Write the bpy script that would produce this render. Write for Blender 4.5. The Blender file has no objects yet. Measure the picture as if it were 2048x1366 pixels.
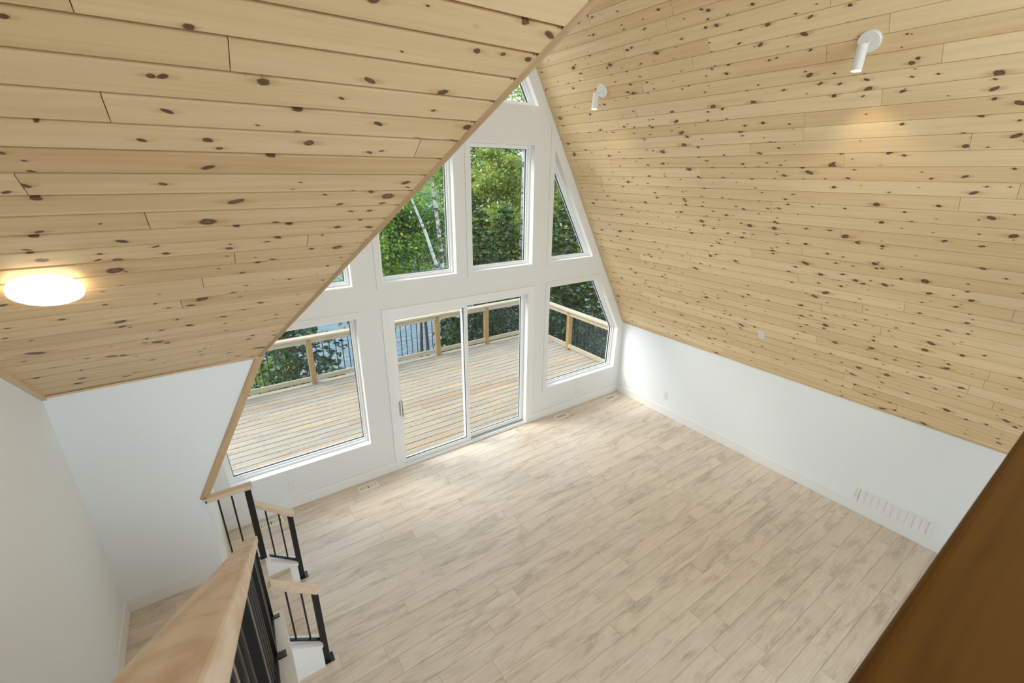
import bpy, bmesh, math, random
import numpy as np
from mathutils import Vector, Matrix

random.seed(7)
RNG = np.random.default_rng(11)
scene = bpy.context.scene
COL = scene.collection

# ------------------------------------------------------------------ camera
CAM = Vector((-2.5911, -4.7325, 3.5510))
R_ = Vector((0.82204316, -0.56935824, 0.00873082))
U_ = Vector((0.19417914, 0.29470485, 0.93565138))
F_ = Vector((0.53529384, 0.76745048, -0.3528176))
cd = bpy.data.cameras.new('camera')
cam = bpy.data.objects.new('camera', cd)
COL.objects.link(cam)
m = Matrix.Identity(4)
for i in range(3):
    m[i][0] = R_[i]; m[i][1] = U_[i]; m[i][2] = -F_[i]; m[i][3] = CAM[i]
cam.matrix_world = m
cd.sensor_width = 36.0
cd.lens = 896.409 / 2048 * 36
cd.clip_start = 0.02
cd.clip_end = 2000
cd.dof.use_dof = True
cd.dof.focus_distance = 5.5
cd.dof.aperture_fstop = 11
scene.camera = cam

# ------------------------------------------------------------------ light and exposure
scene.view_settings.view_transform = 'Standard'
scene.view_settings.look = 'None'
scene.view_settings.gamma = 1.0
scene.view_settings.exposure = 0.0
scene.cycles.max_bounces = 14
scene.cycles.diffuse_bounces = 8
scene.cycles.transparent_max_bounces = 24
scene.cycles.sample_clamp_indirect = 6.0

W = bpy.data.worlds.new('sky'); scene.world = W; W.use_nodes = True
nt = W.node_tree; nt.nodes.clear()
tc = nt.nodes.new('ShaderNodeTexCoord'); sx = nt.nodes.new('ShaderNodeSeparateXYZ')
cr = nt.nodes.new('ShaderNodeValToRGB'); bg = nt.nodes.new('ShaderNodeBackground'); wo = nt.nodes.new('ShaderNodeOutputWorld')
nt.links.new(tc.outputs['Generated'], sx.inputs[0]); nt.links.new(sx.outputs['Z'], cr.inputs['Fac'])
cr.color_ramp.elements[0].position = 0.0; cr.color_ramp.elements[0].color = (0.88, 0.95, 1.0, 1)
cr.color_ramp.elements[1].position = 0.75; cr.color_ramp.elements[1].color = (0.66, 0.80, 1.0, 1)
e = cr.color_ramp.elements.new(0.25); e.color = (0.72, 0.86, 1.0, 1)
nt.links.new(cr.outputs['Color'], bg.inputs['Color']); bg.inputs['Strength'].default_value = 2.5
nt.links.new(bg.outputs[0], wo.inputs[0])


def light(name, kind, loc, energy, color=(1, 1, 1), direction=None, **kw):
    l = bpy.data.lights.new(name, kind); l.energy = energy; l.color = color
    for k, v in kw.items(): setattr(l, k, v)
    o = bpy.data.objects.new(name, l); COL.objects.link(o); o.location = loc
    if direction is not None:
        o.rotation_euler = Vector(direction).to_track_quat('-Z', 'Y').to_euler()
    return o


light('sun', 'SUN', (0, 20, 30), 4.1, (1.0, 0.96, 0.89), (0.80, -0.50, -0.84), angle=math.radians(30))
# fill lamps added behind the camera to brighten the room, outside made-up rear windows
light('rear_loft_fill', 'AREA', (-0.8, -6.75, 4.1), 80, (0.82, 0.91, 1.0), (0.05, 1, -0.12), shape='RECTANGLE', size=3.0, size_y=2.0)
light('rear_ground_fill', 'AREA', (-0.2, -6.75, 1.25), 40, (0.82, 0.91, 1.0), (0.0, 1, 0.0), shape='RECTANGLE', size=2.9, size_y=1.6)

# ------------------------------------------------------------------ helpers
def tag(o, label=None, cat=None, group=None, kind=None):
    if label: o['label'] = label
    if cat: o['category'] = cat
    if group: o['group'] = group
    if kind: o['kind'] = kind
    return o


def empty(name, loc=(0, 0, 0), label=None, cat=None, group=None, kind=None, rz=0.0):
    o = bpy.data.objects.new(name, None); COL.objects.link(o); o.location = loc
    o.rotation_euler = (0, 0, rz); o.empty_display_size = 0.1
    return tag(o, label, cat, group, kind)


class MB:
    """collects shapes in world (or thing) coordinates and builds one mesh object"""
    def __init__(s):
        s.v = []; s.f = []; s.uv = []; s.rn = []
    def face(s, pts, uv=None, rn=(0, 0)):
        b = len(s.v); s.v += [tuple(p) for p in pts]; s.f.append(tuple(range(b, b + len(pts))))
        s.uv.append(uv if uv is not None else None); s.rn.append(rn)
    def box(s, a, b, rn=None):
        x0, y0, z0 = a; x1, y1, z1 = b
        if x0 > x1: x0, x1 = x1, x0
        if y0 > y1: y0, y1 = y1, y0
        if z0 > z1: z0, z1 = z1, z0
        o = len(s.v)
        s.v += [(x0, y0, z0), (x1, y0, z0), (x1, y1, z0), (x0, y1, z0), (x0, y0, z1), (x1, y0, z1), (x1, y1, z1), (x0, y1, z1)]
        for q in ((0, 3, 2, 1), (4, 5, 6, 7), (0, 1, 5, 4), (1, 2, 6, 5), (2, 3, 7, 6), (3, 0, 4, 7)):
            s.f.append(tuple(o + i for i in q)); s.uv.append(None); s.rn.append(rn or (0, 0))
        return s
    def prism(s, poly, ext):
        """poly: list of 3-D points, ext: extrusion vector"""
        n = len(poly); o = len(s.v); e = Vector(ext)
        s.v += [tuple(p) for p in poly] + [tuple(Vector(p) + e) for p in poly]
        s.f.append(tuple(range(o, o + n))[::-1]); s.f.append(tuple(range(o + n, o + 2 * n)))
        for i in range(n):
            j = (i + 1) % n
            s.f.append((o + i, o + j, o + n + j, o + n + i))
        for _ in range(n + 2): s.uv.append(None); s.rn.append((0, 0))
        return s
    def bar(s, p, q, w, h, up=(0, 0, 1)):
        """rectangular bar from p to q; w sideways, h along up"""
        p = Vector(p); q = Vector(q); d = (q - p).normalized(); sd = d.cross(Vector(up)).normalized(); u = sd.cross(d).normalized()
        pts = [p + sd * (w / 2) * a + u * (h / 2) * b for a, b in ((-1, -1), (1, -1), (1, 1), (-1, 1))]
        return s.prism(pts, q - p)
    def tube(s, p, q, r0, r1=None, n=12, cap=True):
        r1 = r0 if r1 is None else r1
        p = Vector(p); q = Vector(q); d = (q - p).normalized()
        a = d.orthogonal().normalized(); b = d.cross(a)
        o = len(s.v)
        for c, r in ((p, r0), (q, r1)):
            for i in range(n):
                t = 2 * math.pi * i / n; s.v.append(tuple(c + a * math.cos(t) * r + b * math.sin(t) * r))
        for i in range(n):
            j = (i + 1) % n; s.f.append((o + i, o + j, o + n + j, o + n + i)); s.uv.append(None); s.rn.append((0, 0))
        if cap:
            s.f.append(tuple(range(o, o + n))[::-1]); s.f.append(tuple(range(o + n, o + 2 * n)))
            for _ in range(2): s.uv.append(None); s.rn.append((0, 0))
        return s
    def lathe(s, c, axis, prof, n=40):
        """prof: list of (r, h) along axis from c"""
        c = Vector(c); d = Vector(axis).normalized(); a = d.orthogonal().normalized(); b = d.cross(a); o = len(s.v)
        for r, h in prof:
            for i in range(n):
                t = 2 * math.pi * i / n; s.v.append(tuple(c + d * h + a * math.cos(t) * r + b * math.sin(t) * r))
        for k in range(len(prof) - 1):
            for i in range(n):
                j = (i + 1) % n
                s.f.append((o + k * n + i, o + k * n + j, o + (k + 1) * n + j, o + (k + 1) * n + i)); s.uv.append(None); s.rn.append((0, 0))
        s.f.append(tuple(range(o, o + n))[::-1]); s.f.append(tuple(o + (len(prof) - 1) * n + i for i in range(n)))
        for _ in range(2): s.uv.append(None); s.rn.append((0, 0))
        return s
    def build(s, name, mat, parent=None, bevel=0.0, smooth=False, segs=2, cuts=()):
        me = bpy.data.meshes.new(name)
        me.from_pydata(s.v, [], s.f)
        if any(u is not None for u in s.uv):
            l1 = me.uv_layers.new(name='UVMap'); l2 = me.uv_layers.new(name='rnd')
            k = 0
            for fi, p in enumerate(me.polygons):
                for li in range(p.loop_total):
                    u = s.uv[fi]
                    l1.data[k].uv = u[li] if u is not None else (0, 0)
                    l2.data[k].uv = s.rn[fi]; k += 1
        bm = bmesh.new(); bm.from_mesh(me)
        for co, no in cuts:   # keep the side the normal points away from
            bmesh.ops.bisect_plane(bm, geom=bm.verts[:] + bm.edges[:] + bm.faces[:], plane_co=co, plane_no=no, clear_outer=True)
        if not any(u is not None for u in s.uv):
            bmesh.ops.recalc_face_normals(bm, faces=bm.faces)
        if bevel:
            bmesh.ops.bevel(bm, geom=bm.edges[:], offset=bevel, segments=segs, profile=0.5, affect='EDGES', clamp_overlap=True)
        if smooth:
            for f in bm.faces: f.smooth = True
            for e in bm.edges:
                if len(e.link_faces) == 2 and e.calc_face_angle(0) > math.radians(35): e.smooth = False
        bm.to_mesh(me); bm.free()
        if mat: me.materials.append(mat)
        o = bpy.data.objects.new(name, me); COL.objects.link(o)
        if parent:
            o.parent = parent
            if parent.type == 'EMPTY' or True:
                o.matrix_parent_inverse = (Matrix.LocRotScale(parent.location, parent.rotation_euler, parent.scale)).inverted() if parent.parent is None else Matrix.Identity(4)
        return o


def struct(o):
    o['kind'] = 'structure'; return o


# ------------------------------------------------------------------ materials
class N:
    def __init__(s, name):
        s.m = bpy.data.materials.new(name); s.m.use_nodes = True; s.t = s.m.node_tree; s.t.nodes.clear()
        s.out = s.t.nodes.new('ShaderNodeOutputMaterial'); s.b = s.t.nodes.new('ShaderNodeBsdfPrincipled')
        s.t.links.new(s.b.outputs[0], s.out.inputs[0])
    def n(s, ty, **kw):
        x = s.t.nodes.new(ty)
        for k, v in kw.items(): setattr(x, k, v)
        return x
    def l(s, a, b): s.t.links.new(a, b)
    def val(s, x, inp):
        if hasattr(x, 'is_output') or isinstance(x, bpy.types.NodeSocket): s.l(x, inp)
        else: inp.default_value = x
    def math(s, op, a, b=0.0, c=0.0, clamp=False):
        x = s.n('ShaderNodeMath', operation=op, use_clamp=clamp)
        for i, q in enumerate((a, b, c)): s.val(q, x.inputs[i])
        return x.outputs[0]
    def mix(s, f, a, b, blend='MIX'):
        x = s.n('ShaderNodeMix', data_type='RGBA', blend_type=blend)
        s.val(f, x.inputs['Factor'])
        for q, k in ((a, 6), (b, 7)):
            if isinstance(q, tuple): x.inputs[k].default_value = (*q, 1)
            else: s.l(q, x.inputs[k])
        return x.outputs[2]
    def ramp(s, f, lo, hi, a=0.0, b=1.0):
        x = s.n('ShaderNodeMapRange', interpolation_type='SMOOTHSTEP'); s.l(f, x.inputs[0])
        for i, q in zip((1, 2, 3, 4), (lo, hi, a, b)): s.val(q, x.inputs[i])
        return x.outputs[0]
    def noise(s, vec, scale, detail=3, rough=.55, dist=0.0):
        x = s.n('ShaderNodeTexNoise'); s.l(vec, x.inputs['Vector'])
        x.inputs['Scale'].default_value = scale; x.inputs['Detail'].default_value = detail; x.inputs['Roughness'].default_value = rough; x.inputs['Distortion'].default_value = dist
        return x.outputs['Fac']
    def comb(s, a, b, c=0.0):
        x = s.n('ShaderNodeCombineXYZ')
        for i, q in enumerate((a, b, c)): s.val(q, x.inputs[i])
        return x.outputs[0]
    def sep(s, v):
        x = s.n('ShaderNodeSeparateXYZ'); s.l(v, x.inputs[0]); return x.outputs
    def bump(s, h, strength, dist=0.01):
        x = s.n('ShaderNodeBump'); x.inputs['Strength'].default_value = strength; x.inputs['Distance'].default_value = dist
        s.l(h, x.inputs['Height']); s.l(x.outputs[0], s.b.inputs['Normal'])


def simple(name, col, rough=0.5, metal=0.0, spec=0.5, bumps=0.0, emit=None, es=0.0):
    k = N(name); k.b.inputs['Base Color'].default_value = (*col, 1); k.b.inputs['Roughness'].default_value = rough
    k.b.inputs['Metallic'].default_value = metal; k.b.inputs['Specular IOR Level'].default_value = spec
    if bumps:
        t = k.n('ShaderNodeTexCoord'); k.bump(k.noise(t.outputs['Object'], 60, 4), bumps, 0.002)
    if emit:
        k.b.inputs['Emission Color'].default_value = (*emit, 1); k.b.inputs['Emission Strength'].default_value = es
    return k.m


def plank_uv(k):
    u = k.n('ShaderNodeUVMap', uv_map='UVMap'); r = k.n('ShaderNodeUVMap', uv_map='rnd')
    su = k.sep(u.outputs[0]); sr = k.sep(r.outputs[0])
    return su[0], su[1], sr[0], sr[1]


def knot_layer(k, u, v, r1, a, b, off, lo, size):
    """returns (core, rim, halo) masks of pine knots laid along the boards"""
    vv = k.math('ADD', v, k.math('MULTIPLY', r1, 53.0 + off))
    vec = k.comb(k.math('MULTIPLY', u, a), k.math('MULTIPLY', vv, b))
    vo = k.n('ShaderNodeTexVoronoi', voronoi_dimensions='2D', feature='F1'); vo.inputs['Scale'].default_value = 1.0
    k.l(vec, vo.inputs['Vector'])
    d = k.n('ShaderNodeVectorMath', operation='SUBTRACT'); k.l(vec, d.inputs[0]); k.l(vo.outputs['Position'], d.inputs[1])
    ds = k.sep(d.outputs[0]); cs = k.n('ShaderNodeSeparateColor'); k.l(vo.outputs['Color'], cs.inputs[0])
    du = k.math('DIVIDE', ds[0], a); dv = k.math('DIVIDE', ds[1], b)
    # shear each knot a little
    du2 = k.math('ADD', du, k.math('MULTIPLY', dv, k.math('MULTIPLY', k.math('SUBTRACT', cs.outputs[2], 0.5), 2.2)))
    wob = k.noise(k.comb(k.math('MULTIPLY', u, 60.0), k.math('MULTIPLY', v, 90.0)), 1.0, 2)
    rad = k.math('SQRT', k.math('ADD', k.math('POWER', k.math('MULTIPLY', du2, 0.72), 2.0), k.math('POWER', dv, 2.0)))
    rad = k.math('MULTIPLY', rad, k.math('ADD', 0.65, k.math('MULTIPLY', wob, 0.7)))
    on = k.ramp(cs.outputs[0], lo, lo + 0.01)
    sz = k.math('MULTIPLY', size, k.math('ADD', 0.35, k.math('MULTIPLY', k.math('POWER', cs.outputs[1], 2.0), 0.9)))
    q = k.math('DIVIDE', rad, sz)
    core = k.math('MULTIPLY', k.ramp(q, 0.75, 1.15, 1.0, 0.0), on)
    inner = k.math('MULTIPLY', k.ramp(q, 0.25, 0.6, 1.0, 0.0), on)
    hr = k.math('SQRT', k.math('ADD', k.math('POWER', k.math('MULTIPLY', du, 0.25), 2.0), k.math('POWER', dv, 2.0)))
    halo = k.math('MULTIPLY', k.ramp(k.math('DIVIDE', hr, sz), 0.3, 1.5, 1.0, 0.0), on)
    return core, inner, halo, hr


def pine(name, light_c, dark_c, knots=1.0, rough=0.42):
    k = N(name); u, v, r1, r2 = plank_uv(k)
    vv = k.math('ADD', v, k.math('MULTIPLY', r1, 31.0))
    c1, i1, h1, _ = knot_layer(k, u, v, r1, 3.6, 9.0, 0.0, 0.57, 0.0170 * knots)
    c2, i2, h2, _ = knot_layer(k, u, v, r1, 5.0, 14.0, 7.7, 0.52, 0.0105 * knots)
    halo = k.math('MAXIMUM', h1, k.math('MULTIPLY', h2, 0.8))
    # grain, pushed around the knots
    gv = k.math('ADD', k.math('MULTIPLY', vv, 34.0), k.math('MULTIPLY', halo, 1.2))
    g = k.noise(k.comb(k.math('MULTIPLY', u, 0.9), gv), 1.0, 3, .5, 0.6)
    fine = k.noise(k.comb(k.math('MULTIPLY', u, 6.0), k.math('MULTIPLY', vv, 260.0)), 1.0, 2)
    big = k.noise(k.comb(k.math('MULTIPLY', u, 0.8), k.math('MULTIPLY', vv, 5.0)), 1.0, 2)
    f = k.math('ADD', k.math('MULTIPLY', k.ramp(g, 0.3, 0.72), 0.34), k.math('MULTIPLY', fine, 0.14))
    f = k.math('ADD', f, k.math('MULTIPLY', k.ramp(big, 0.35, 0.7), 0.26))
    f = k.math('ADD', f, k.math('MULTIPLY', k.math('SUBTRACT', r2, 0.35), 0.50), clamp=True)
    col = k.mix(f, light_c, dark_c)
    col = k.mix(k.math('MULTIPLY', halo, 0.48), col, (0.40, 0.21, 0.085))
    core = k.math('MAXIMUM', c1, c2); inner = k.math('MAXIMUM', i1, 0.0)
    kc = k.mix(k.math('MULTIPLY', inner, 0.55), (0.085, 0.040, 0.020), (0.24, 0.12, 0.06))
    col = k.mix(k.math('MULTIPLY', core, 0.93), col, kc)
    k.l(col, k.b.inputs['Base Color']); k.b.inputs['Roughness'].default_value = rough
    k.bump(g, 0.05, 0.002)
    return k.m


def vinyl(name):
    k = N(name); u, v, r1, r2 = plank_uv(k)
    vv = k.math('ADD', v, k.math('MULTIPLY', r1, 47.0)); uu = k.math('ADD', u, k.math('MULTIPLY', r1, 13.0))
    p = k.comb(k.math('MULTIPLY', uu, 2.2), k.math('MULTIPLY', vv, 9.0))
    n1 = k.noise(p, 1.0, 3, .55, .8)
    n2 = k.noise(k.comb(k.math('MULTIPLY', uu, 4.0), k.math('MULTIPLY', vv, 75.0)), 1.0, 5, .68, 1.0)
    n3 = k.noise(k.comb(k.math('MULTIPLY', uu, 11.0), k.math('MULTIPLY', vv, 60.0)), 1.0, 5, .7, 1.2)
    bl = k.math('MULTIPLY', k.ramp(n1, 0.48, 0.72), k.ramp(n3, 0.38, 0.62))
    f = k.math('ADD', k.math('MULTIPLY', k.ramp(n2, .25, .75), 0.55), k.math('MULTIPLY', k.ramp(n1, .3, .75), 0.35))
    f = k.math('ADD', f, k.math('MULTIPLY', k.math('SUBTRACT', r2, .5), 0.30), clamp=True)
    col = k.mix(f, (0.80, 0.69, 0.57), (0.58, 0.485, 0.385))
    col = k.mix(k.math('MULTIPLY', bl, 0.62), col, (0.34, 0.27, 0.20))
    hi = k.math('MULTIPLY', k.ramp(n3, 0.60, 0.75), k.ramp(n1, 0.45, 0.6))
    col = k.mix(k.math('MULTIPLY', hi, 0.45), col, (0.86, 0.77, 0.64))
    k.l(col, k.b.inputs['Base Color']); k.b.inputs['Roughness'].default_value = 0.36
    k.b.inputs['Specular IOR Level'].default_value = 0.4
    k.bump(n2, 0.06, 0.001)
    return k.m


def deckwood(name):
    k = N(name); u, v, r1, r2 = plank_uv(k)
    vv = k.math('ADD', v, k.math('MULTIPLY', r1, 41.0))
    c1, i1, h1, _ = knot_layer(k, u, v, r1, 3.0, 9.0, 3.0, 0.62, 0.010)
    g = k.noise(k.comb(k.math('MULTIPLY', u, 1.3), k.math('MULTIPLY', vv, 55.0)), 1.0, 4, .6, .7)
    b = k.noise(k.comb(k.math('MULTIPLY', u, 1.0), k.math('MULTIPLY', vv, 7.0)), 1.0, 3, .6, .8)
    base = k.mix(k.ramp(r2, 0.25, 0.75), (0.43, 0.315, 0.20), (0.36, 0.295, 0.22))
    base = k.mix(k.math('MULTIPLY', k.ramp(b, 0.42, 0.65), 0.75), base, (0.30, 0.275, 0.225))
    base = k.mix(k.math('MULTIPLY', k.ramp(g, 0.42, 0.72), 0.8), base, (0.17, 0.115, 0.065))
    base = k.mix(k.math('MULTIPLY', k.ramp(r1, 0.90, 0.97), 0.4), base, (0.29, 0.155, 0.08))
    base = k.mix(k.math('MULTIPLY', h1, 0.5), base, (0.30, 0.14, 0.065))
    base = k.mix(k.math('MULTIPLY', c1, 0.8), base, (0.17, 0.09, 0.05))
    k.l(base, k.b.inputs['Base Color']); k.b.inputs['Roughness'].default_value = 0.7
    k.bump(g, 0.2, 0.003)
    return k.m


def objwood(name, light_c, dark_c, axis=0, rough=0.45, stretch=10.0, blot=0.3, tilt=0.0):
    """solid timber with its grain along one object axis"""
    k = N(name); t = k.n('ShaderNodeTexCoord'); mp = k.n('ShaderNodeMapping'); mp.inputs['Rotation'].default_value = (tilt, 0, 0)
    k.l(t.outputs['Object'], mp.inputs[0]); s = list(k.sep(mp.outputs[0]))
    sc = [stretch * 3.2] * 3; sc[axis] = 1.3
    g = k.noise(k.comb(*[k.math('MULTIPLY', s[i], sc[i]) for i in range(3)]), 1.0, 4, .6, 1.3)
    sc2 = [stretch] * 3; sc2[axis] = 2.5
    b = k.noise(k.comb(*[k.math('MULTIPLY', s[i], sc2[i]) for i in range(3)]), 1.0, 3, .6, 2.0)
    f = k.math('ADD', k.math('MULTIPLY', k.ramp(g, .3, .75), 1.0 - blot), k.math('MULTIPLY', k.ramp(b, .42, .62), blot), clamp=True)
    col = k.mix(f, light_c, dark_c)
    k.l(col, k.b.inputs['Base Color']); k.b.inputs['Roughness'].default_value = rough
    k.bump(g, 0.06, 0.002)
    return k.m


def glass(name, tint=(0.97, 0.99, 0.985)):
    k = N(name); k.t.nodes.remove(k.b)
    tr = k.n('ShaderNodeBsdfTransparent'); tr.inputs[0].default_value = (*tint, 1)
    gl = k.n('ShaderNodeBsdfGlossy'); gl.inputs['Roughness'].default_value = 0.0; gl.inputs[0].default_value = (.9, .97, 1, 1)
    fr = k.n('ShaderNodeFresnel'); fr.inputs[0].default_value = 1.45
    mx = k.n('ShaderNodeMixShader'); ge = k.n('ShaderNodeNewGeometry'); k.l(k.math('MULTIPLY', fr.outputs[0], k.math('SUBTRACT', 1.0, ge.outputs['Backfacing'])), mx.inputs[0]); k.l(tr.outputs[0], mx.inputs[1]); k.l(gl.outputs[0], mx.inputs[2])
    k.l(mx.outputs[0], k.out.inputs[0]); return k.m


def leafmat(name, a, b, c, trans=0.35):
    k = N(name); r = k.n('ShaderNodeUVMap', uv_map='rnd'); sr = k.sep(r.outputs[0])
    col = k.mix(k.ramp(sr[0], 0.0, 0.8), a, b); col = k.mix(k.ramp(sr[1], 0.72, 1.0), col, c)
    k.t.nodes.remove(k.b)
    d = k.n('ShaderNodeBsdfDiffuse'); t = k.n('ShaderNodeBsdfTranslucent'); g = k.n('ShaderNodeBsdfGlossy'); g.inputs['Roughness'].default_value = .35
    k.l(col, d.inputs[0]); k.l(col, t.inputs[0])
    m1 = k.n('ShaderNodeMixShader'); m1.inputs[0].default_value = trans; k.l(d.outputs[0], m1.inputs[1]); k.l(t.outputs[0], m1.inputs[2])
    m2 = k.n('ShaderNodeMixShader'); m2.inputs[0].default_value = 0.06; k.l(m1.outputs[0], m2.inputs[1]); k.l(g.outputs[0], m2.inputs[2])
    k.l(m2.outputs[0], k.out.inputs[0]); return k.m


M_WALL = simple('white_wall_paint', (0.83, 0.865, 0.885), 0.75, bumps=0.05)
M_GABLE = simple('white_gable_paint', (0.79, 0.80, 0.795), 0.65, bumps=0.03)
M_TRIM = simple('white_trim_paint', (0.84, 0.84, 0.83), 0.35)
M_VINYL = simple('white_vinyl', (0.86, 0.87, 0.87), 0.25)
M_GASKET = simple('dark_gasket', (0.03, 0.035, 0.035), 0.6)
M_TRACK = simple('grey_track', (0.42, 0.43, 0.43), 0.4, metal=0.3)
M_PINE = pine('knotty_pine', (0.84, 0.675, 0.42), (0.66, 0.465, 0.235))
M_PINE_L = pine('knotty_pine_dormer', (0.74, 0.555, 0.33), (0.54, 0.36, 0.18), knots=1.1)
M_PTRIM = objwood('shaded_pine_trim', (0.60, 0.42, 0.245), (0.45, 0.28, 0.14), axis=0, blot=.2)  # darker copy of the trim wood, valley shade put into its colour
M_PTRIM2 = objwood('pale_pine_trim', (0.72, 0.56, 0.36), (0.58, 0.42, 0.24), axis=0, blot=.2)
M_FLOOR = vinyl('vinyl_plank')
M_DECK = deckwood('deck_board')
M_TREAT = objwood('treated_lumber', (0.36, 0.225, 0.085), (0.24, 0.135, 0.045), axis=2, rough=.75, blot=.3)
M_TREATX = objwood('treated_lumber_rail', (0.46, 0.38, 0.27), (0.32, 0.24, 0.14), axis=0, rough=.75, blot=.3)
M_CAPY = objwood('maple_handrail', (0.72, 0.59, 0.45), (0.53, 0.34, 0.18), axis=1, blot=.6, stretch=9, tilt=math.atan(0.757))
M_CAPX = objwood('maple_handrail_short', (0.74, 0.61, 0.46), (0.62, 0.475, 0.33), axis=0, blot=.3)
M_LOFT = objwood('loft_handrail_shaded', (0.135, 0.060, 0.006), (0.085, 0.035, 0.003), axis=0, blot=.55, rough=.6)  # same kind of rail wood, with the shade over it put into the colour
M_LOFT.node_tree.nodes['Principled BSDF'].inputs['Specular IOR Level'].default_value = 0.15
M_BLACK = simple('black_satin_metal', (0.010, 0.010, 0.011), 0.35, spec=.45)
M_BLACKP = simple('black_powder_baluster', (0.012, 0.012, 0.013), 0.5)
M_PLATE = simple('white_plate', (0.80, 0.79, 0.77), 0.3)
M_SLOT = simple('dark_slot', (0.03, 0.028, 0.025), 0.8)
M_VENT = simple('cream_register', (0.86, 0.82, 0.74), 0.4)
M_VENTF = simple('tan_register_louvre', (0.55, 0.46, 0.38), 0.5)
M_SPOT = simple('white_lamp_metal', (0.80, 0.80, 0.80), 0.3)
M_GLOW = simple('lamp_diffuser', (0.9, 0.88, 0.8), 0.4, emit=(1.0, 0.80, 0.50), es=7.0)
M_SPOTGLOW = simple('spot_lens', (0.9, 0.9, 0.85), 0.3, emit=(1.0, 0.88, 0.68), es=14.0)
M_GLASS = glass('window_glass')
M_CHROME = simple('grey_handle', (0.35, 0.33, 0.30), 0.35, metal=.8)

# ------------------------------------------------------------------ dimensions
HW, KN, T = 2.943, 1.263, 1.776           # half width, knee-wall height, slope of the roof (dz/dx)
APEX = KN + HW * T
YW, XL, ZL = -1.08, -3.56, 0.41           # dormer front wall, dormer side wall, landing height
CZ, CS = 2.237, 0.777                     # dormer ceiling height at YW and its rise
YB = -6.4                                 # rear gable
XK = -2.93                                # left knee wall / left slope foot
ZK, TL = 1.19, 1.867                      # foot height and slope of the left pitch
LOFT = 2.40


def planks(name, O, Ud, Vd, length, width, pitch, phase, mat, seed, lmin=1.4, lmax=3.7, thick=0.018, ch=0.004, gap=0.0, cuts=(), parent=None, deep=0.012, cut_at=None):
    """tongue and groove boards: long along Ud, stacked along Vd, facing Ud x Vd"""
    rg = random.Random(seed); O = Vector(O); Ud = Vector(Ud).normalized(); Vd = Vector(Vd).normalized(); Nn = Ud.cross(Vd)
    mb = MB(); v = phase - pitch if phase > 0 else 0.0; row = 0
    while v < width:
        a = max(v, 0.0); b = min(v + pitch, width); row += 1
        if b - a > 0.004:
            u = -rg.uniform(0, lmax * .8)
            while u < length:
                L = rg.uniform(lmin, lmax); s = max(u, 0.0); e = min(u + L, length); u += L
                if e - s < 0.02: continue
                r1, r2 = rg.random(), rg.random(); off = rg.uniform(0, 50)
                g = gap / 2 + 0.0004
                def P(x, y, h): return O + Ud * x + Vd * y + Nn * h
                def UV(x, y): return (x + off, y - v + row * 0.37)
                def quad(*p): mb.face([P(*q) for q in p], [UV(q[0], q[1]) for q in p], (r1, r2))
                c = ch; s1, e1, a1, b1 = s + 0.0005, e - 0.0005, a + g, b - g
                quad((s1 + .0008, a1 + c, 0), (e1 - .0008, a1 + c, 0), (e1 - .0008, b1 - c, 0), (s1 + .0008, b1 - c, 0))
                quad((s1, a1, -deep), (e1, a1, -deep), (e1 - .0008, a1 + c, 0), (s1 + .0008, a1 + c, 0))
                quad((s1 + .0008, b1 - c, 0), (e1 - .0008, b1 - c, 0), (e1, b1, -deep), (s1, b1, -deep))
                quad((s1, a1, -deep), (s1 + .0008, a1 + c, 0), (s1 + .0008, b1 - c, 0), (s1, b1, -deep))
                quad((e1 - .0008, a1 + c, 0), (e1, a1, -deep), (e1, b1, -deep), (e1 - .0008, b1 - c, 0))
        v += pitch
    # backing sheet
    w, L = width, length
    mb.face([O + Nn * -deep, O + Ud * L + Nn * -deep, O + Ud * L + Vd * w + Nn * -deep, O + Vd * w + Nn * -deep], [(0, 0), (L, 0), (L, w), (0, w)], (0.5, 1.0))
    t = deep + thick
    mb.face([O + Nn * -t, O + Vd * w + Nn * -t, O + Ud * L + Vd * w + Nn * -t, O + Ud * L + Nn * -t], [(0, 0), (0, w), (L, w), (L, 0)], (0.5, 1.0))
    return mb.build(name, mat, parent, cuts=cuts)


# ------------------------------------------------------------------ floor, ceilings, walls
struct(planks('floor', (XL, YB, 0), (1, 0, 0), (0, 1, 0), HW - XL, -YB, 0.148, 0.0, M_FLOOR, 3, 0.9, 1.35, ch=0.0010, gap=.0012, deep=0.003, thick=.1))

sl = math.hypot(APEX - KN, HW)
dR = Vector((-HW, 0, APEX - KN)).normalized()
# right pitch: boards run along the room
o = planks('ceiling_right', (HW, 0, KN), (0, -1, 0), dR, -YB, sl, 0.11, 0.056, M_PINE, 5, 1.2, 3.6, ch=0.0012, gap=.0018, deep=.006); struct(o)
# left pitch, in two pieces around the dormer
dL = Vector((-XK, 0, -XK * TL)).normalized(); slL = math.hypot(XK, XK * TL)
struct(planks('ceiling_left', (XK, YW, ZK), (0, 1, 0), dL, -YW, slL, 0.11, 0.05, M_PINE, 6, 1.2, 3.6, ch=0.0012, gap=.0018, deep=.006))
nC = Vector((0, CS, 1)).normalized()      # dormer ceiling normal pointing up
struct(planks('ceiling_left_rear', (XK, YB, ZK), (0, 1, 0), dL, YW - YB, slL, 0.11, 0.05, M_PINE, 8, 1.2, 3.6, ch=0.0012, gap=.0018, deep=.006,
       cuts=[((0, YW, CZ), (-nC).to_tuple())]))
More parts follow.
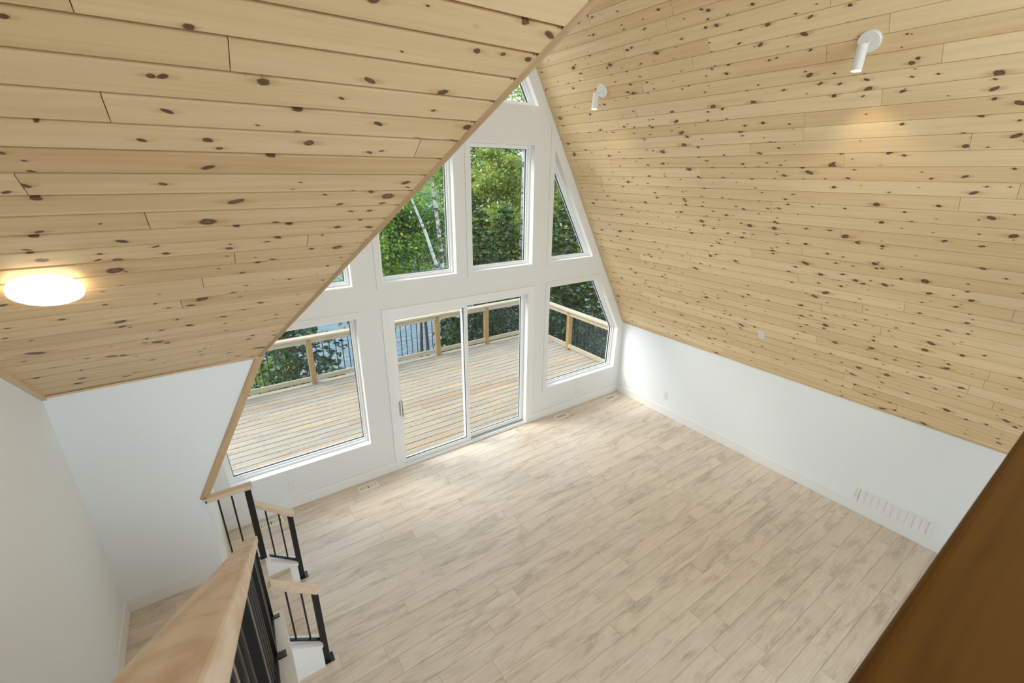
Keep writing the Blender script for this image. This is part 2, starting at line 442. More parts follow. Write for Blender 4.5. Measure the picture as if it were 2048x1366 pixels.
# dormer ceiling: boards run across, rising towards the rear; trimmed by the left pitch
dC = Vector((0, -1, CS)).normalized(); lenC = (YW - YB) * math.hypot(1, CS)
nLeft = Vector((TL, 0, -1)).normalized()  # outward from dormer side across the left pitch
def dorm():
    O = Vector((XL, YW, CZ))
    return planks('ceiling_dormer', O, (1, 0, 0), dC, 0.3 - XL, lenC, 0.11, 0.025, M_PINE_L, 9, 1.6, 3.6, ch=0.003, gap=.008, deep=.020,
                  cuts=[((XK, 0, ZK), nLeft.to_tuple())])
struct(dorm())


def wall_with_holes(name, outer, holes, y0, y1, mat):
    """outer/holes: lists of (x, z); solid wall between y0 and y1"""
    bm = bmesh.new()
    for loop in [outer] + holes:
        vs = [bm.verts.new((x, y0, z)) for x, z in loop]
        for i in range(len(vs)): bm.edges.new((vs[i], vs[(i + 1) % len(vs)]))
    r = bmesh.ops.triangle_fill(bm, use_beauty=True, use_dissolve=False, edges=bm.edges[:])
    ret = bmesh.ops.extrude_face_region(bm, geom=bm.faces[:])
    vv = [g for g in ret['geom'] if isinstance(g, bmesh.types.BMVert)]
    bmesh.ops.translate(bm, verts=vv, vec=(0, y1 - y0, 0))
    bmesh.ops.recalc_face_normals(bm, faces=bm.faces)
    me = bpy.data.meshes.new(name); bm.to_mesh(me); bm.free(); me.materials.append(mat)
    o = bpy.data.objects.new(name, me); COL.objects.link(o); return struct(o)


def rx(z): return HW - (z - KN) / T
ZS, ZT1, ZM0, ZM1 = 0.489, 2.072, 2.406, 3.872
XQ = 1.333
def mir(p): return [(-x, z) for x, z in p][::-1]
kx = (KN - 0.09)
OP = {}
slx = lambda z: 2.323 - (z - 2.07) / T    # edge of the sloping openings
low = [(XQ, ZS), (2.80, ZS), (2.825, 1.18), (slx(ZT1), ZT1), (XQ, ZT1)]
tri = [(XQ, ZM0), (2.150, ZM0), (XQ, ZM0 + (2.150 - XQ) * T)]
rect = [(0.102, ZM0), (1.024, ZM0), (1.024, ZM1), (0.102, ZM1)]
top = [(-1.075, 4.280), (1.075, 4.280), (0.0, 4.280 + 1.075 * T)]
door = [(-1.0, 0.0), (1.0, 0.0), (1.0, 2.05), (-1.0, 2.05)]
door_hole = [(-1.0, 0.004), (1.0, 0.004), (1.0, 2.05), (-1.0, 2.05)]
opens = [('window_1', mir(low)), ('window_2', low), ('window_3', mir(tri)), ('window_4', tri), ('window_5', mir(rect)), ('window_6', rect), ('window_7', top)]
outer = [(-HW - .25, -0.12), (HW + .12, -0.12), (HW + .12, KN + .05), (0.0, APEX + .32), (-HW - .25, KN - .25)]
wall_with_holes('wall_front', outer, [p for _, p in opens] + [door_hole], 0.0, 0.17, M_GABLE)


def inset(poly, d):
    n = len(poly); out = []
    area = sum(poly[i][0] * poly[(i + 1) % n][1] - poly[(i + 1) % n][0] * poly[i][1] for i in range(n))
    sgn = 1 if area > 0 else -1
    for i in range(n):
        p0 = Vector(poly[i - 1]); p1 = Vector(poly[i]); p2 = Vector(poly[(i + 1) % n])
        d1 = (p1 - p0).normalized(); d2 = (p2 - p1).normalized()
        n1 = Vector((-d1.y, d1.x)) * sgn; n2 = Vector((-d2.y, d2.x)) * sgn
        b = (n1 + n2).normalized(); c = max(b.dot(n1), 0.2)
        q = p1 + b * (d / c); out.append((q.x, q.y))
    return out


def ring(mb, outer, inner, y0, y1):
    n = len(outer)
    for i in range(n):
        j = (i + 1) % n
        a, b, c, d = outer[i], outer[j], inner[j], inner[i]
        P = lambda q, y: (q[0], y, q[1])
        mb.prism([P(a, y0), P(b, y0), P(c, y0), P(d, y0)], (0, y1 - y0, 0))
    return mb


DEP = 0.105
for nm, poly in opens:
    g = empty(nm, (sum(p[0] for p in poly) / len(poly), 0.08, min(p[1] for p in poly)), kind='structure')
    jam = inset(poly, 0.010)
    ring(MB(), poly, jam, -0.013, DEP).build('window_jamb', M_TRIM, g)
    fr = inset(poly, 0.052)
    ring(MB(), jam, inset(poly, 0.034), DEP - 0.030, DEP + .05).build('window_frame', M_VINYL, g)
    ring(MB(), inset(poly, 0.034), fr, DEP - 0.008, DEP + .045).build('glazing_bead', M_VINYL, g)
    ring(MB(), fr, inset(poly, 0.056), DEP + .008, DEP + .03).build('gasket', M_GASKET, g)
    pn = inset(poly, 0.050)
    MB().prism([(x, DEP + .018, z) for x, z in pn], (0, 0.004, 0)).build('pane', M_GLASS, g)
    cs = inset(poly, -0.062)
    ring(MB(), cs, poly, -0.012, 0.0).build('window_casing', M_GABLE, g)

# --- sliding patio door
g = empty('door_1', (0, 0.06, 0), kind='structure')
dd = inset(door, 0.0)
def rframe(mb, x0, x1, z0, z1, w, y0, y1, wb=None, wt=None):
    wb = wb or w; wt = wt or w
    mb.box((x0, y0, z0), (x0 + w, y1, z1)); mb.box((x1 - w, y0, z0), (x1, y1, z1))
    mb.box((x0 + w, y0, z0), (x1 - w, y1, z0 + wb)); mb.box((x0 + w, y0, z1 - wt), (x1 - w, y1, z1)); return mb
b = MB(); b.box((-1.0, -0.013, 0.002), (-0.965, 0.14, 2.05)); b.box((0.965, -0.013, 0.002), (1.0, 0.14, 2.05)); b.box((-0.965, -0.013, 2.02), (0.965, 0.14, 2.05))
b.build('door_jamb', M_VINYL, g)
b = MB(); b.box((-0.965, -0.012, 0.002), (0.965, 0.14, 0.026)); b.box((-0.965, 0.000, 0.026), (0.965, 0.010, 0.040)); b.box((-0.965, 0.128, 0.026), (0.965, 0.14, 0.045))
b.build('door_sill', M_VINYL, g)
b = MB(); b.box((0.03, 0.022, 0.026), (0.965, 0.060, 0.030)); b.box((0.03, 0.072, 0.026), (0.965, 0.076, 0.036)); b.build('door_track', M_TRACK, g)
p1 = rframe(MB(), -0.965, 0.035, 0.030, 2.018, 0.052, 0.018, 0.060, wb=.062, wt=.05).build('sliding_panel', M_VINYL, g, bevel=.003)
MB().box((-0.912, 0.036, 0.09), (-0.015, 0.040, 1.97)).build('pane', M_GLASS, p1)
rframe(MB(), -0.914, -0.016, 0.092, 1.968, 0.005, 0.030, 0.046).build('gasket', M_GASKET, p1)
p2 = rframe(MB(), -0.015, 0.965, 0.030, 2.018, 0.050, 0.078, 0.120, wb=.062, wt=.05).build('fixed_panel', M_VINYL, g, bevel=.003)
MB().box((0.035, 0.098, 0.09), (0.915, 0.102, 1.97)).build('pane', M_GLASS, p2)
rframe(MB(), 0.034, 0.916, 0.091, 1.969, 0.005, 0.090, 0.106).build('gasket', M_GASKET, p2)
b = MB(); b.box((-0.958, 0.010, 0.70), (-0.925, 0.018, 0.98)); b.box((-0.945, -0.028, 0.735), (-0.930, -0.016, 0.945)); b.box((-0.945, -0.018, 0.735), (-0.930, 0.012, 0.752)); b.box((-0.945, -0.018, 0.928), (-0.930, 0.012, 0.945))
b.build('door_handle', M_VINYL, g, bevel=.002)
MB().box((-0.927, -0.030, 0.735), (-0.918, 0.016, 0.945)).build('door_pull', M_CHROME, g, bevel=.002)
b = MB(); b.box((-1.064, -0.016, 0.0), (-1.0, 0.0, 2.114)); b.box((1.0, -0.016, 0.0), (1.064, 0.0, 2.114)); b.box((-1.0, -0.016, 2.05), (1.0, 0.0, 2.114))
b.build('door_casing', M_TRIM, g)

# --- other walls
struct(MB().box((HW, YB, -.1), (HW + .12, 0, KN)).build('wall_right', M_WALL))
struct(MB().prism([(XK, YW + .12, 0), (XK - .14, YW + .12, 0), (XK - .14, YW + .12, ZK + .02), (XK, YW + .12, ZK)], (0, -YW - .12, 0)).build('wall_left', M_TRIM))
# dormer front wall: polygon following the left pitch
xB = XK + (CZ - ZK) / TL
struct(MB().prism([(XL, YW, 0), (XK, YW, 0), (XK, YW, ZK), (xB, YW, CZ), (XL, YW, CZ + .02)], (0, 0.12, 0)).build('wall_dormer_front', M_WALL))
struct(MB().prism([(XL, YW + .12, 0), (XL, YB, 0), (XL, YB, 6.42), (XL, YW, CZ + .01), (XL, YW + .12, CZ + .01)], (-0.12, 0, 0)).build('wall_dormer_side', M_WALL))
# unseen rear gable; its windows are added to let the fill light in
rear_out = [(XL - .1, -.1), (HW + .12, -.1), (HW + .12, KN), (0, APEX + .2), (XL - .1, 6.6)]
rear_holes = [[(-2.3, 3.05), (0.8, 3.05), (0.8, 5.1), (-2.3, 5.1)], [(-2.0, .4), (1.0, .4), (1.0, 2.1), (-2.0, 2.1)]]
wall_with_holes('wall_rear', rear_out, rear_holes, YB - .15, YB, M_WALL)
for i, hp in enumerate(rear_holes):
    g = empty('window_%d' % (8 + i), (0, YB - .1, hp[0][1]), kind='structure')  # added windows, openings for the rear fill lamps
    ring(MB(), hp, inset(hp, .05), YB - .12, YB - .05).build('window_frame', M_VINYL, g)
    MB().prism([(x, YB - .09, z) for x, z in inset(hp, .045)], (0, .004, 0)).build('pane', M_GLASS, g)

# --- baseboards and trim
struct(MB().box((HW - .014, YB, 0), (HW, -.014, .128)).build('baseboard_right', M_TRIM, bevel=.003))
b = MB(); b.box((1.064, -.013, 0), (HW, 0, .125)); struct(b.build('baseboard_front_right', M_TRIM, bevel=.002))
b = MB(); b.box((XK, -.013, 0), (-1.064, 0, .125)); struct(b.build('baseboard_front_left', M_TRIM, bevel=.002))
struct(MB().box((XL, YW - .014, ZL), (XK + .02, YW, ZL + .125)).build('baseboard_dormer_front', M_TRIM, bevel=.003))
struct(MB().box((XL, -2.02, ZL), (XL + .014, YW - .014, ZL + .125)).build('baseboard_dormer_side', M_TRIM, bevel=.003))
# timber strip along valley and end of dormer wall
def strip(name, p, q, w, h, up, mat=M_PTRIM):
    mb = MB().bar((0, 0, 0), ((Vector(q) - Vector(p)).length, 0, 0), w, h)
    o = mb.build(name, mat, bevel=.002)
    d = (Vector(q) - Vector(p)).normalized(); u = Vector(up); sd = u.cross(d).normalized(); u = d.cross(sd)
    mm = Matrix((d, sd, u)).transposed().to_4x4(); mm.translation = Vector(p); o.matrix_world = mm
    return struct(o)
# valley: intersection of left pitch and dormer ceiling
def valley(z):
    return Vector((XK + (z - ZK) / TL, YW - (z - CZ) / CS, z))
v0, v1 = valley(CZ - .0), valley(6.3)
vn = (Vector((0, -CS, -1)).normalized() + Vector((TL, 0, -1)).normalized()).normalized()
strip('trim_1', v0 + vn * .002, v1 + vn * .002, .023, .022, vn)
strip('trim_2', Vector((XK, YW - .006, ZK - .02)), Vector((xB, YW - .006, CZ)), .016, .052, (TL, 0, -1))
strip('trim_3', (XL + .012, YW, CZ - .012), (XL + .012, -5.4, CZ - .012 + (5.4 + YW) * CS), .02, .03, (0, CS, 1), M_PTRIM2)
strip('trim_4', (HW - .006, -.012, KN - .0), (0.02, -.012, APEX - .03), .022, .014, (-T, 0, -1), M_PTRIM2)
strip('trim_5', (XL, YW - .008, CZ - .004), (xB, YW - .008, CZ - .004), .014, .014, (0, 0, 1), M_PTRIM2)
strip('trim_6', (HW - .006, -.02, KN - .004), (HW - .006, YB, KN - .004), .010, .012, (0, 0, 1), M_PTRIM2)

# --- loft slab
struct(MB().box((-2.60, YB, LOFT - .26), (rx(LOFT), -4.78, LOFT)).build('wall_loft_edge', M_WALL))
struct(planks('floor_loft', (-2.60, YB, LOFT + .012), (1, 0, 0), (0, 1, 0), rx(LOFT) + 2.60, -4.78 - YB, 0.148, 0, M_FLOOR, 31, .9, 1.35, ch=.0012, deep=.0015, thick=.01))

# ------------------------------------------------------------------ landing, stairs
XE = -2.60                                  # right edge of stair / landing
struct(planks('floor_landing', (XL, -2.06, ZL), (1, 0, 0), (0, 1, 0), -2.635 - XL, 0.98, 0.148, 0, M_FLOOR, 33, .9, 1.35, ch=.0012, deep=.0015, thick=.03))

g = empty('entry_step', (-2.54, -1.5, 0), 'low vinyl-topped step with white riser between the two little balustrades', 'step')
planks('tread', (-2.665, -1.925, 0.205), (1, 0, 0), (0, 1, 0), 0.195, 0.83, 0.148, 0, M_FLOOR, 36, .9, 1.35, ch=.0012, deep=.0015, thick=.022, parent=g)
MB().box((-2.488, -1.925, 0.0), (-2.476, -1.095, 0.180)).build('riser', M_TRIM, g)
MB().box((-2.648, -1.925, 0.205), (-2.636, -1.095, 0.378)).build('riser', M_TRIM, g)

g = empty('staircase', (-3.1, -2.1, ZL), 'steep main flight with vinyl treads rising from the landing to the loft', 'stairs')
run, rise = 0.2625, 0.199
nst = 10
for i in range(nst):
    y = -2.06 - run * i; z = ZL + rise * (i + 1)
    MB().box((XL + .002, y - .006, z - rise), (-2.725, y + .006, z - .026)).build('riser', M_TRIM, g)
    if i < nst - 1:
        planks('tread', (XL + .002, y - run, z), (1, 0, 0), (0, 1, 0), -2.725 - XL - .002, run + .03, 0.148, 0, M_FLOOR, 40 + i, .9, 1.35, ch=.0012, deep=.0015, thick=.022, parent=g)
# curb wall of the main flight (closed stringer) right of the treads
SLP = 0.757
cz_ = lambda y: 0.83 + SLP * (-2.15 - y)
struct(MB().prism([(-2.722, -2.02, 0), (-2.722, -2.02, cz_(-2.02)), (-2.722, -4.78, cz_(-4.78)), (-2.722, -4.78, 0)], (2.722 - 2.600, 0, 0)).build('wall_stair', M_TRIM))
MBc = MB().bar((-2.661, -2.03, cz_(-2.03) + .004), (-2.661, -4.74, cz_(-4.74) + .004), .132, .016)
struct(MBc.build('trim_7', M_TRIM, bevel=.003))
# low curb walls of the entry step
NY, FY = -1.970, -1.045
def curb(name, y, th, z0, z1, x0=-2.655, x1=-2.408):
    pts = [(x0, y - th / 2, 0), (x1, y - th / 2, 0), (x1, y - th / 2, z1), (x0, y - th / 2, z0)]
    o = MB().prism(pts, (0, th, 0)).build(name, M_TRIM); struct(o)
    c = MB().bar((x0 - .005, y, z0 + .003), (x1 + .008, y, z1 + .003), th + .020, .014).build('trim_8', M_TRIM, bevel=.003); struct(c)
curb('wall_curb_far', FY, 0.10, 0.375, 0.195)
curb('wall_curb_near', NY, 0.10, 0.375, 0.215)
b = MB().box((-2.93, YW - .02, ZL - .41), (-2.60, YW + .06, ZL + .022)); struct(b.build('wall_curb_landing', M_TRIM, bevel=.003))
b = MB().box((-2.60, -2.012, 0.0), (-2.415, -2.022, 0.12)); struct(b.build('baseboard_curb_near', M_TRIM, bevel=.002))


def newel(parent, x, y, z0, z1, s=0.046, plate=True, dx=0.0):
    n = MB().box((x - s / 2, y - s / 2, z0), (x + s / 2, y + s / 2, z1)).build('newel_post', M_BLACK, parent, bevel=.002)
    if plate:
        pl = MB().box((x - .022, y - .040, z0), (x + .048, y + .040, z0 + .008)).build('foot_plate', M_BLACK, parent, bevel=.0015)
    return n

# landing guard
g = empty('landing_railing', (-2.78, -1.10, ZL), 'level light-wood and black railing against the white wall end under the dormer', 'railing')
MB().box((-2.915, -1.135, 1.155), (-2.605, -1.068, 1.192)).build('handrail', M_CAPX, g, bevel=.004)
MB().box((-2.925, -1.112, 1.143), (-2.655, -1.092, 1.155)).build('upper_channel', M_BLACK, g)
newel(g, -2.642, -1.100, ZL + .022, 1.155, plate=False)
for q in (-2.845, -2.755): MB().tube((q, -1.102, ZL + .02), (q, -1.102, 1.15), .0065, n=10).build('baluster', M_BLACK, g)
MB().box((-2.925, -1.112, ZL + .022), (-2.655, -1.092, ZL + .036)).build('lower_channel', M_BLACK, g)

def step_rail(name, y, label, zt0, zt1, zb0, zb1, zn):
    g = empty(name, (-2.5, y, 0), label, 'railing', 'low railings either side of the entry step')
    x0, x1 = -2.640, -2.385
    MB().bar((x0 + .0, y, zt0 - .02), (x1 + .025, y, zt1 - .02 - (.025) * (zt0 - zt1) / (x1 - x0)), .066, .038).build('handrail', M_CAPX, g, bevel=.004)
    MB().bar((x0, y, zt0 - .045), (x1, y, zt1 - .045), .02, .012).build('upper_channel', M_BLACK, g)
    MB().bar((x0 + .02, y, zb0 + .022), (x1 - .02, y, zb1 + .022), .02, .012).build('lower_channel', M_BLACK, g)
    newel(g, x1, y, 0.0, zt1 - .035, s=.044)
    for t in (.33, .68):
        x = x0 + (x1 - x0) * t
        MB().tube((x, y, zb0 + (zb1 - zb0) * t + .02), (x, y, zt0 + (zt1 - zt0) * t - .04), .0065, n=10).build('baluster', M_BLACK, g)
    return g
step_rail('step_railing', FY, 'short sloping railing on the window side of the low entry step', 0.985, 0.765, 0.375, 0.195, 0)
step_rail('step_railing', NY, 'short sloping railing on the camera side of the low entry step', 0.965, 0.755, 0.375, 0.215, 0)

# main flight railing
g = empty('stair_railing', (-2.67, -2.2, .85), 'long steep railing with thick maple handrail and black posts in the foreground at lower left', 'railing')
rz = lambda y: 1.52 + SLP * (-2.166 - y)
y0, y1 = -2.150, -4.66
c = MB().prism([(-2.7075, y0, rz(y0)), (-2.6355, y0, rz(y0)), (-2.6355, y0 + .0, rz(y0) - .05), (-2.7075, y0, rz(y0) - .05)], (0, y1 - y0, rz(y1) - rz(y0)))
c.build('handrail', M_CAPY, g, bevel=.006, segs=3)
XR = -2.672
MB().bar((XR, y0 - .01, rz(y0 - .01) - .060), (XR, y1, rz(y1) - .060), .038, .02).build('upper_channel', M_BLACK, g)
MB().bar((XR, y0 - .01, cz_(y0) + .035), (XR, y1, cz_(y1) + .035), .038, .02).build('lower_channel', M_BLACK, g)
ns = [-2.185, -2.98, -3.80, -4.62]
for yy in ns:
    zc = cz_(yy) + .004
    MB().box((XR - .021, yy - .021, zc - .02), (XR + .021, yy + .021, rz(yy) - .05)).build('newel_post', M_BLACK, g, bevel=.002)
    MB().bar((XR - .0, yy - .045, cz_(yy - .045) + .016), (XR, yy + .045, cz_(yy + .045) + .016), .108, .010).build('foot_plate', M_BLACK, g, bevel=.001)
for a, bq in zip(ns[:-1], ns[1:]):
    n = 7
    for k in range(1, n):
        yy = a + (bq - a) * k / n
        MB().tube((XR, yy, cz_(yy) + .03), (XR, yy, rz(yy) - .055), .0065, n=10).build('baluster', M_BLACK, g)

# loft guard in front of the camera
g = empty('loft_railing', (-.4, -4.76, LOFT), 'loft guard rail with its shade painted in as dark brown, crossing the lower right corner, very close', 'railing')
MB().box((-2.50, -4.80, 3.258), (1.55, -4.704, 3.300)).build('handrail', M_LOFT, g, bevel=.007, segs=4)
MB().box((-2.48, -4.770, 3.238), (1.55, -4.735, 3.258)).build('upper_channel', M_BLACK, g)
for q in (-2.45, -1.1, .2, 1.45): MB().box((q - .021, -4.773, LOFT + .012), (q + .021, -4.731, 3.25)).build('newel_post', M_BLACK, g, bevel=.002)
for a, bq in ((-2.45, -1.1), (-1.1, .2), (.2, 1.45)):
    for k in range(1, 11):
        q = a + (bq - a) * k / 11
        MB().tube((q, -4.752, LOFT + .09), (q, -4.752, 3.24), .0065, n=8).build('baluster', M_BLACK, g)
MB().box((-2.48, -4.770, LOFT + .08), (1.5, -4.735, LOFT + .10)).build('lower_channel', M_BLACK, g)

# ------------------------------------------------------------------ fittings
def register(name, x, y, label, cream):
    g = empty(name, (x, y, 0), label, 'floor vent', 'floor registers along the window wall')
    w, d = .235, .108
    m1 = M_VENT
    b = MB(); b.box((x - w / 2, y - d / 2, 0), (x + w / 2, y - d / 2 + .022, .005)); b.box((x - w / 2, y + d / 2 - .022, 0), (x + w / 2, y + d / 2, .005))
    b.box((x - w / 2, y - d / 2 + .022, 0), (x - w / 2 + .022, y + d / 2 - .022, .005)); b.box((x + w / 2 - .022, y - d / 2 + .022, 0), (x + w / 2, y + d / 2 - .022, .005))
    b.build('vent_frame', m1, g)
    MB().box((x - w / 2 + .02, y - d / 2 + .02, 0.0005), (x + w / 2 - .02, y + d / 2 - .02, .0015)).build('duct', M_SLOT if cream else M_VENTF, g)
    b = MB(); n = 13
    for k in range(1, n):
        q = x - w / 2 + .022 + (w - .044) * k / n
        lean = -.006 if k < n / 2 else .006
        wd = .0035 if cream else .006
        b.prism([(q - wd, y - d / 2 + .02, .001), (q + wd, y - d / 2 + .02, .001), (q + wd + lean, y - d / 2 + .02, .0045), (q - wd + lean, y - d / 2 + .02, .0045)], (0, d - .04, 0))
    b.build('louvre', m1 if cream else M_VENTF, g)
register('floor_register', -1.466, -.132, 'cream floor register with dark slots in front of the left window, beside the patio door', True)
register('floor_register', -2.520, -.132, 'cream floor register behind the short railing in the left corner', True)
register('floor_register', 1.562, -.148, 'pale tan floor register just right of the patio door', False)
register('floor_register', 2.655, -.143, 'pale tan floor register in the far right corner', False)

# return air grille in the right wall
g = empty('return_grille', (HW, -3.9, .11), 'long white ribbed air grille on the right wall above the baseboard', 'grille')
x0 = HW; ya, yb, za, zb = -4.235, -3.580, .118, .312
b = MB(); b.box((x0 - .018, ya, za), (x0, yb, za + .018)); b.box((x0 - .018, ya, zb - .018), (x0, yb, zb)); b.box((x0 - .018, ya, za + .018), (x0, ya + .03, zb - .018)); b.box((x0 - .018, yb - .022, za + .018), (x0, yb, zb - .018))
b.build('grille_frame', M_TRIM, g, bevel=.002)
b = MB()
for k in range(10):
    a = ya + .03 + (yb - ya - .052) * k / 10; c = ya + .03 + (yb - ya - .052) * (k + 1) / 10
    b.prism([(x0 - .001, a + .004, za + .018), (x0 - .016, c - .008, za + .018), (x0 - .012, c - .004, za + .018), (x0, c - .003, za + .018), (x0, a + .004, za + .018)], (0, 0, zb - za - .036))
b.build('louvre', M_TRIM, g)
for yy in (ya + .012, yb - .010): MB().tube((x0 - .018, yy, .215), (x0 - .0195, yy, .215), .004, n=10).build('screw', M_TRACK, g)

def outlet(name, o, n, up, label, cat='outlet'):
    """o centre on the wall, n normal, up vector"""
    o = Vector(o); n = Vector(n).normalized(); up = Vector(up).normalized(); sd = up.cross(n)
    g = empty(name, o, label, cat, 'white wall plates')
    def q(a, b, c): return o + sd * a + up * b + n * c
    def slab(w, h, d0, d1): return [q(-w, -h, d0), q(w, -h, d0), q(w, h, d0), q(-w, h, d0)], n * (d1 - d0)
    p, e = slab(.036, .058, 0.0, .006); MB().prism(p, e).build('cover_plate', M_PLATE, g, bevel=.002)
    p, e = slab(.0175, .034, .006, .0085); r = MB().prism(p, e).build('receptacle', M_PLATE, g, bevel=.001)
    b = MB()
    for s in (-.016, .016):
        for t in (-.006, .006):
            b.prism([q(t - .0012, s - .004, .0085), q(t + .0012, s - .004, .0085), q(t + .0012, s + .004, .0085), q(t - .0012, s + .004, .0085)], n * .0004)
        b.prism([q(-.002, s - .011, .0085), q(.002, s - .011, .0085), q(.002, s - .008, .0085), q(-.002, s - .008, .0085)], n * .0004)
    b.build('slot', M_SLOT, g)
outlet('wall_outlet', (HW, -.993, .322), (-1, 0, 0), (0, 0, 1), 'white wall outlet on the right knee wall near the corner')
outlet('wall_outlet', (-2.243, 0, .270), (0, -1, 0), (0, 0, 1), 'white wall outlet under the left window')
outlet('wall_outlet', (1.990, 0, .253), (0, -1, 0), (0, 0, 1), 'white wall outlet under the right window')
nR = Vector((-T, 0, -1)).normalized()
pc = Vector((HW - (1.80 - KN) / T, -2.342, 1.80))
g = outlet('ceiling_outlet', pc, nR, dR, 'small white box on the pine slope above the right wall')

def spot(name, y, label, watts):
    z = 4.36; c = Vector((HW - (z - KN) / T, y, z))
    g = empty(name, c, label, 'spotlight', 'white spotlights on the pine slope')
    MB().lathe(c, nR, [(.066, 0), (.066, .016), (.062, .021), (.0, .0211)][:3], 40).build('mounting_plate', M_SPOT, g, smooth=True)
    b = MB(); a = c + nR * .021; k = c + nR * .075 + Vector((0, 0, -.006))
    b.tube(a, k, .006, n=14); b.tube(k + Vector((0, -.018, 0)), k + Vector((0, .018, 0)), .007, n=12)
    b.build('swivel_arm', M_SPOT, g, smooth=True)
    ax = Vector((-.10, -.02, -1)).normalized(); tp = k + Vector((-.022, 0, .012))
    MB().lathe(tp, ax, [(.026, 0), (.030, .004), (.030, .150), (.028, .152), (.025, .146)], 36).build('lamp_head', M_SPOT, g, smooth=True)
    MB().lathe(tp, ax, [(.0255, .140), (.0255, .1515)], 32).build('lens', M_SPOTGLOW, g)
    lp = tp + ax * .165
    light('spot_bulb', 'SPOT', lp, watts, (1.0, .78, .5), Vector((.30, -.05, -1)), spot_size=math.radians(95), spot_blend=.6, shadow_soft_size=.02).parent = None
spot('spotlight', -3.270, 'white tube spotlight highest on the right pine slope, nearer the camera', 13)
spot('spotlight', -.905, 'white tube spotlight on the right pine slope close to the gable windows', 4)

# round flush light on the dormer ceiling
yc, xc = -2.200, -3.128
cc = Vector((xc, yc, CZ + (YW - yc) * CS)); dn = Vector((0, -CS, -1)).normalized()
g = empty('ceiling_light', cc, 'round glowing drum light on the left pine ceiling', 'ceiling light')
MB().lathe(cc, dn, [(.100, -.004), (.102, .012)], 48).build('base', M_SPOT, g)
MB().lathe(cc, dn, [(.104, .008), (.112, .012), (.114, .024), (.112, .036), (.100, .044), (.065, .049), (.02, .050)], 56).build('diffuser', M_GLOW, g, smooth=True)

# ------------------------------------------------------------------ deck
DZ, DY = -0.10, 3.50
DX0, DX1 = -5.2, 3.78
struct(planks('deck_floor', (DX0, 0.19, DZ), (1, 0, 0), (0, 1, 0), DX1 - DX0, DY - .19, 0.138, 0, M_DECK, 77, 1.6, 3.4, ch=.004, gap=.005, deep=.02, thick=.04))

def deck_run(name, p, q, posts, label, nb, inward):
    g = empty(name, p, label, 'deck railing', 'timber deck railings with black balusters')
    p = Vector(p); q = Vector(q); d = (q - p).normalized(); L = (q - p).length; n = Vector(inward)
    mcap = M_TREATX
    ang = math.atan2(d.y, d.x)
    def lbox(nm, mat, l0, l1, n0, n1, z0, z1, bevel=.004):
        o = MB().box((l0, n0, z0), (l1, n1, z1)).build(nm, mat, None, bevel=bevel)
        o.parent = g; o.matrix_parent_inverse = Matrix.Identity(4); o.location = (0, 0, -g.location.z)
        return o
    g.rotation_euler = (0, 0, ang)
    s = 1 if Vector((-d.y, d.x, 0)).dot(n) > 0 else -1
    f = lambda a, b: (a * s, b * s)
    lbox('top_cap', mcap, -.07, L + .07, *f(-.062, .078), .775, .812)
    lbox('upper_rail', mcap, 0, L, *f(.006, .044), .690, .775)
    lbox('lower_rail', M_TREATX, 0, L, *f(.006, .044), -.035, .050)
    for t in posts: lbox('post', M_TREAT, t - .045, t + .045, *f(-.045, .045), DZ, .775)
    pts = sorted(posts)
    for a, b2 in zip(pts[:-1], pts[1:]):
        k = max(2, int(round((b2 - a) / .112)))
        for i in range(1, k):
            t = a + (b2 - a) * i / k
            o = MB().tube((t, -.002 * s, -.02), (t, -.002 * s, .775), .0085, n=8).build('baluster', M_BLACKP, None, smooth=True)
            o.parent = g; o.matrix_parent_inverse = Matrix.Identity(4); o.location = (0, 0, -g.location.z)
    return g
xs = [-3.81, -2.56, -1.31, -.06, 1.19, 2.39, 3.70]
deck_run('deck_railing', (-5.06, 3.43, DZ), (3.70, 3.43, DZ), [0] + [x + 5.06 for x in xs], 'long timber deck railing with black balusters along the lake side', 0, (0, -1, 0))
deck_run('deck_railing', (3.70, 3.34, DZ), (3.70, 0.24, DZ), [1.22, 2.62, 3.06], 'timber deck railing with black balusters on the right side of the deck', 0, (-1, 0, 0))

# ------------------------------------------------------------------ grounds, lake, far shore
def grid(name, x0, x1, y0, y1, nx, ny, fn, mat):
    xs = np.linspace(x0, x1, nx); ys = np.linspace(y0, y1, ny)
    v = [(x, y, fn(x, y)) for y in ys for x in xs]
    f = [(j * nx + i, j * nx + i + 1, (j + 1) * nx + i + 1, (j + 1) * nx + i) for j in range(ny - 1) for i in range(nx - 1)]
    me = bpy.data.meshes.new(name); me.from_pydata(v, [], f); me.materials.append(mat)
    for p in me.polygons: p.use_smooth = True
    o = bpy.data.objects.new(name, me); COL.objects.link(o); return o
LAKE = -7.0
k = N('forest_ground'); t = k.n('ShaderNodeTexCoord'); n1 = k.noise(t.outputs['Object'], 1.3, 6, .7)
k.l(k.mix(k.ramp(n1, .35, .65), (0.045, 0.06, 0.02), (0.12, 0.085, 0.05)), k.b.inputs['Base Color']); k.b.inputs['Roughness'].default_value = .95; M_GROUND = k.m
def gz(x, y):
    s = -1.2 - max(0, y) * .36 - max(0, y - 8) * .25
    return max(s, LAKE - 1.5) + .25 * math.sin(x * .7 + y * .4) + .15 * math.sin(x * 1.9 - y)
struct(grid('ground', -45, 60, .2, 34, 80, 40, gz, M_GROUND))
k = N('lake_water'); t = k.n('ShaderNodeTexCoord'); mp = k.n('ShaderNodeMapping'); mp.inputs['Scale'].default_value = (1.0, 3.2, 1.0); mp.inputs['Rotation'].default_value = (0, 0, .35); k.l(t.outputs['Object'], mp.inputs[0])
k.b.inputs['Base Color'].default_value = (0.24, 0.31, 0.37, 1); k.b.inputs['Roughness'].default_value = .12
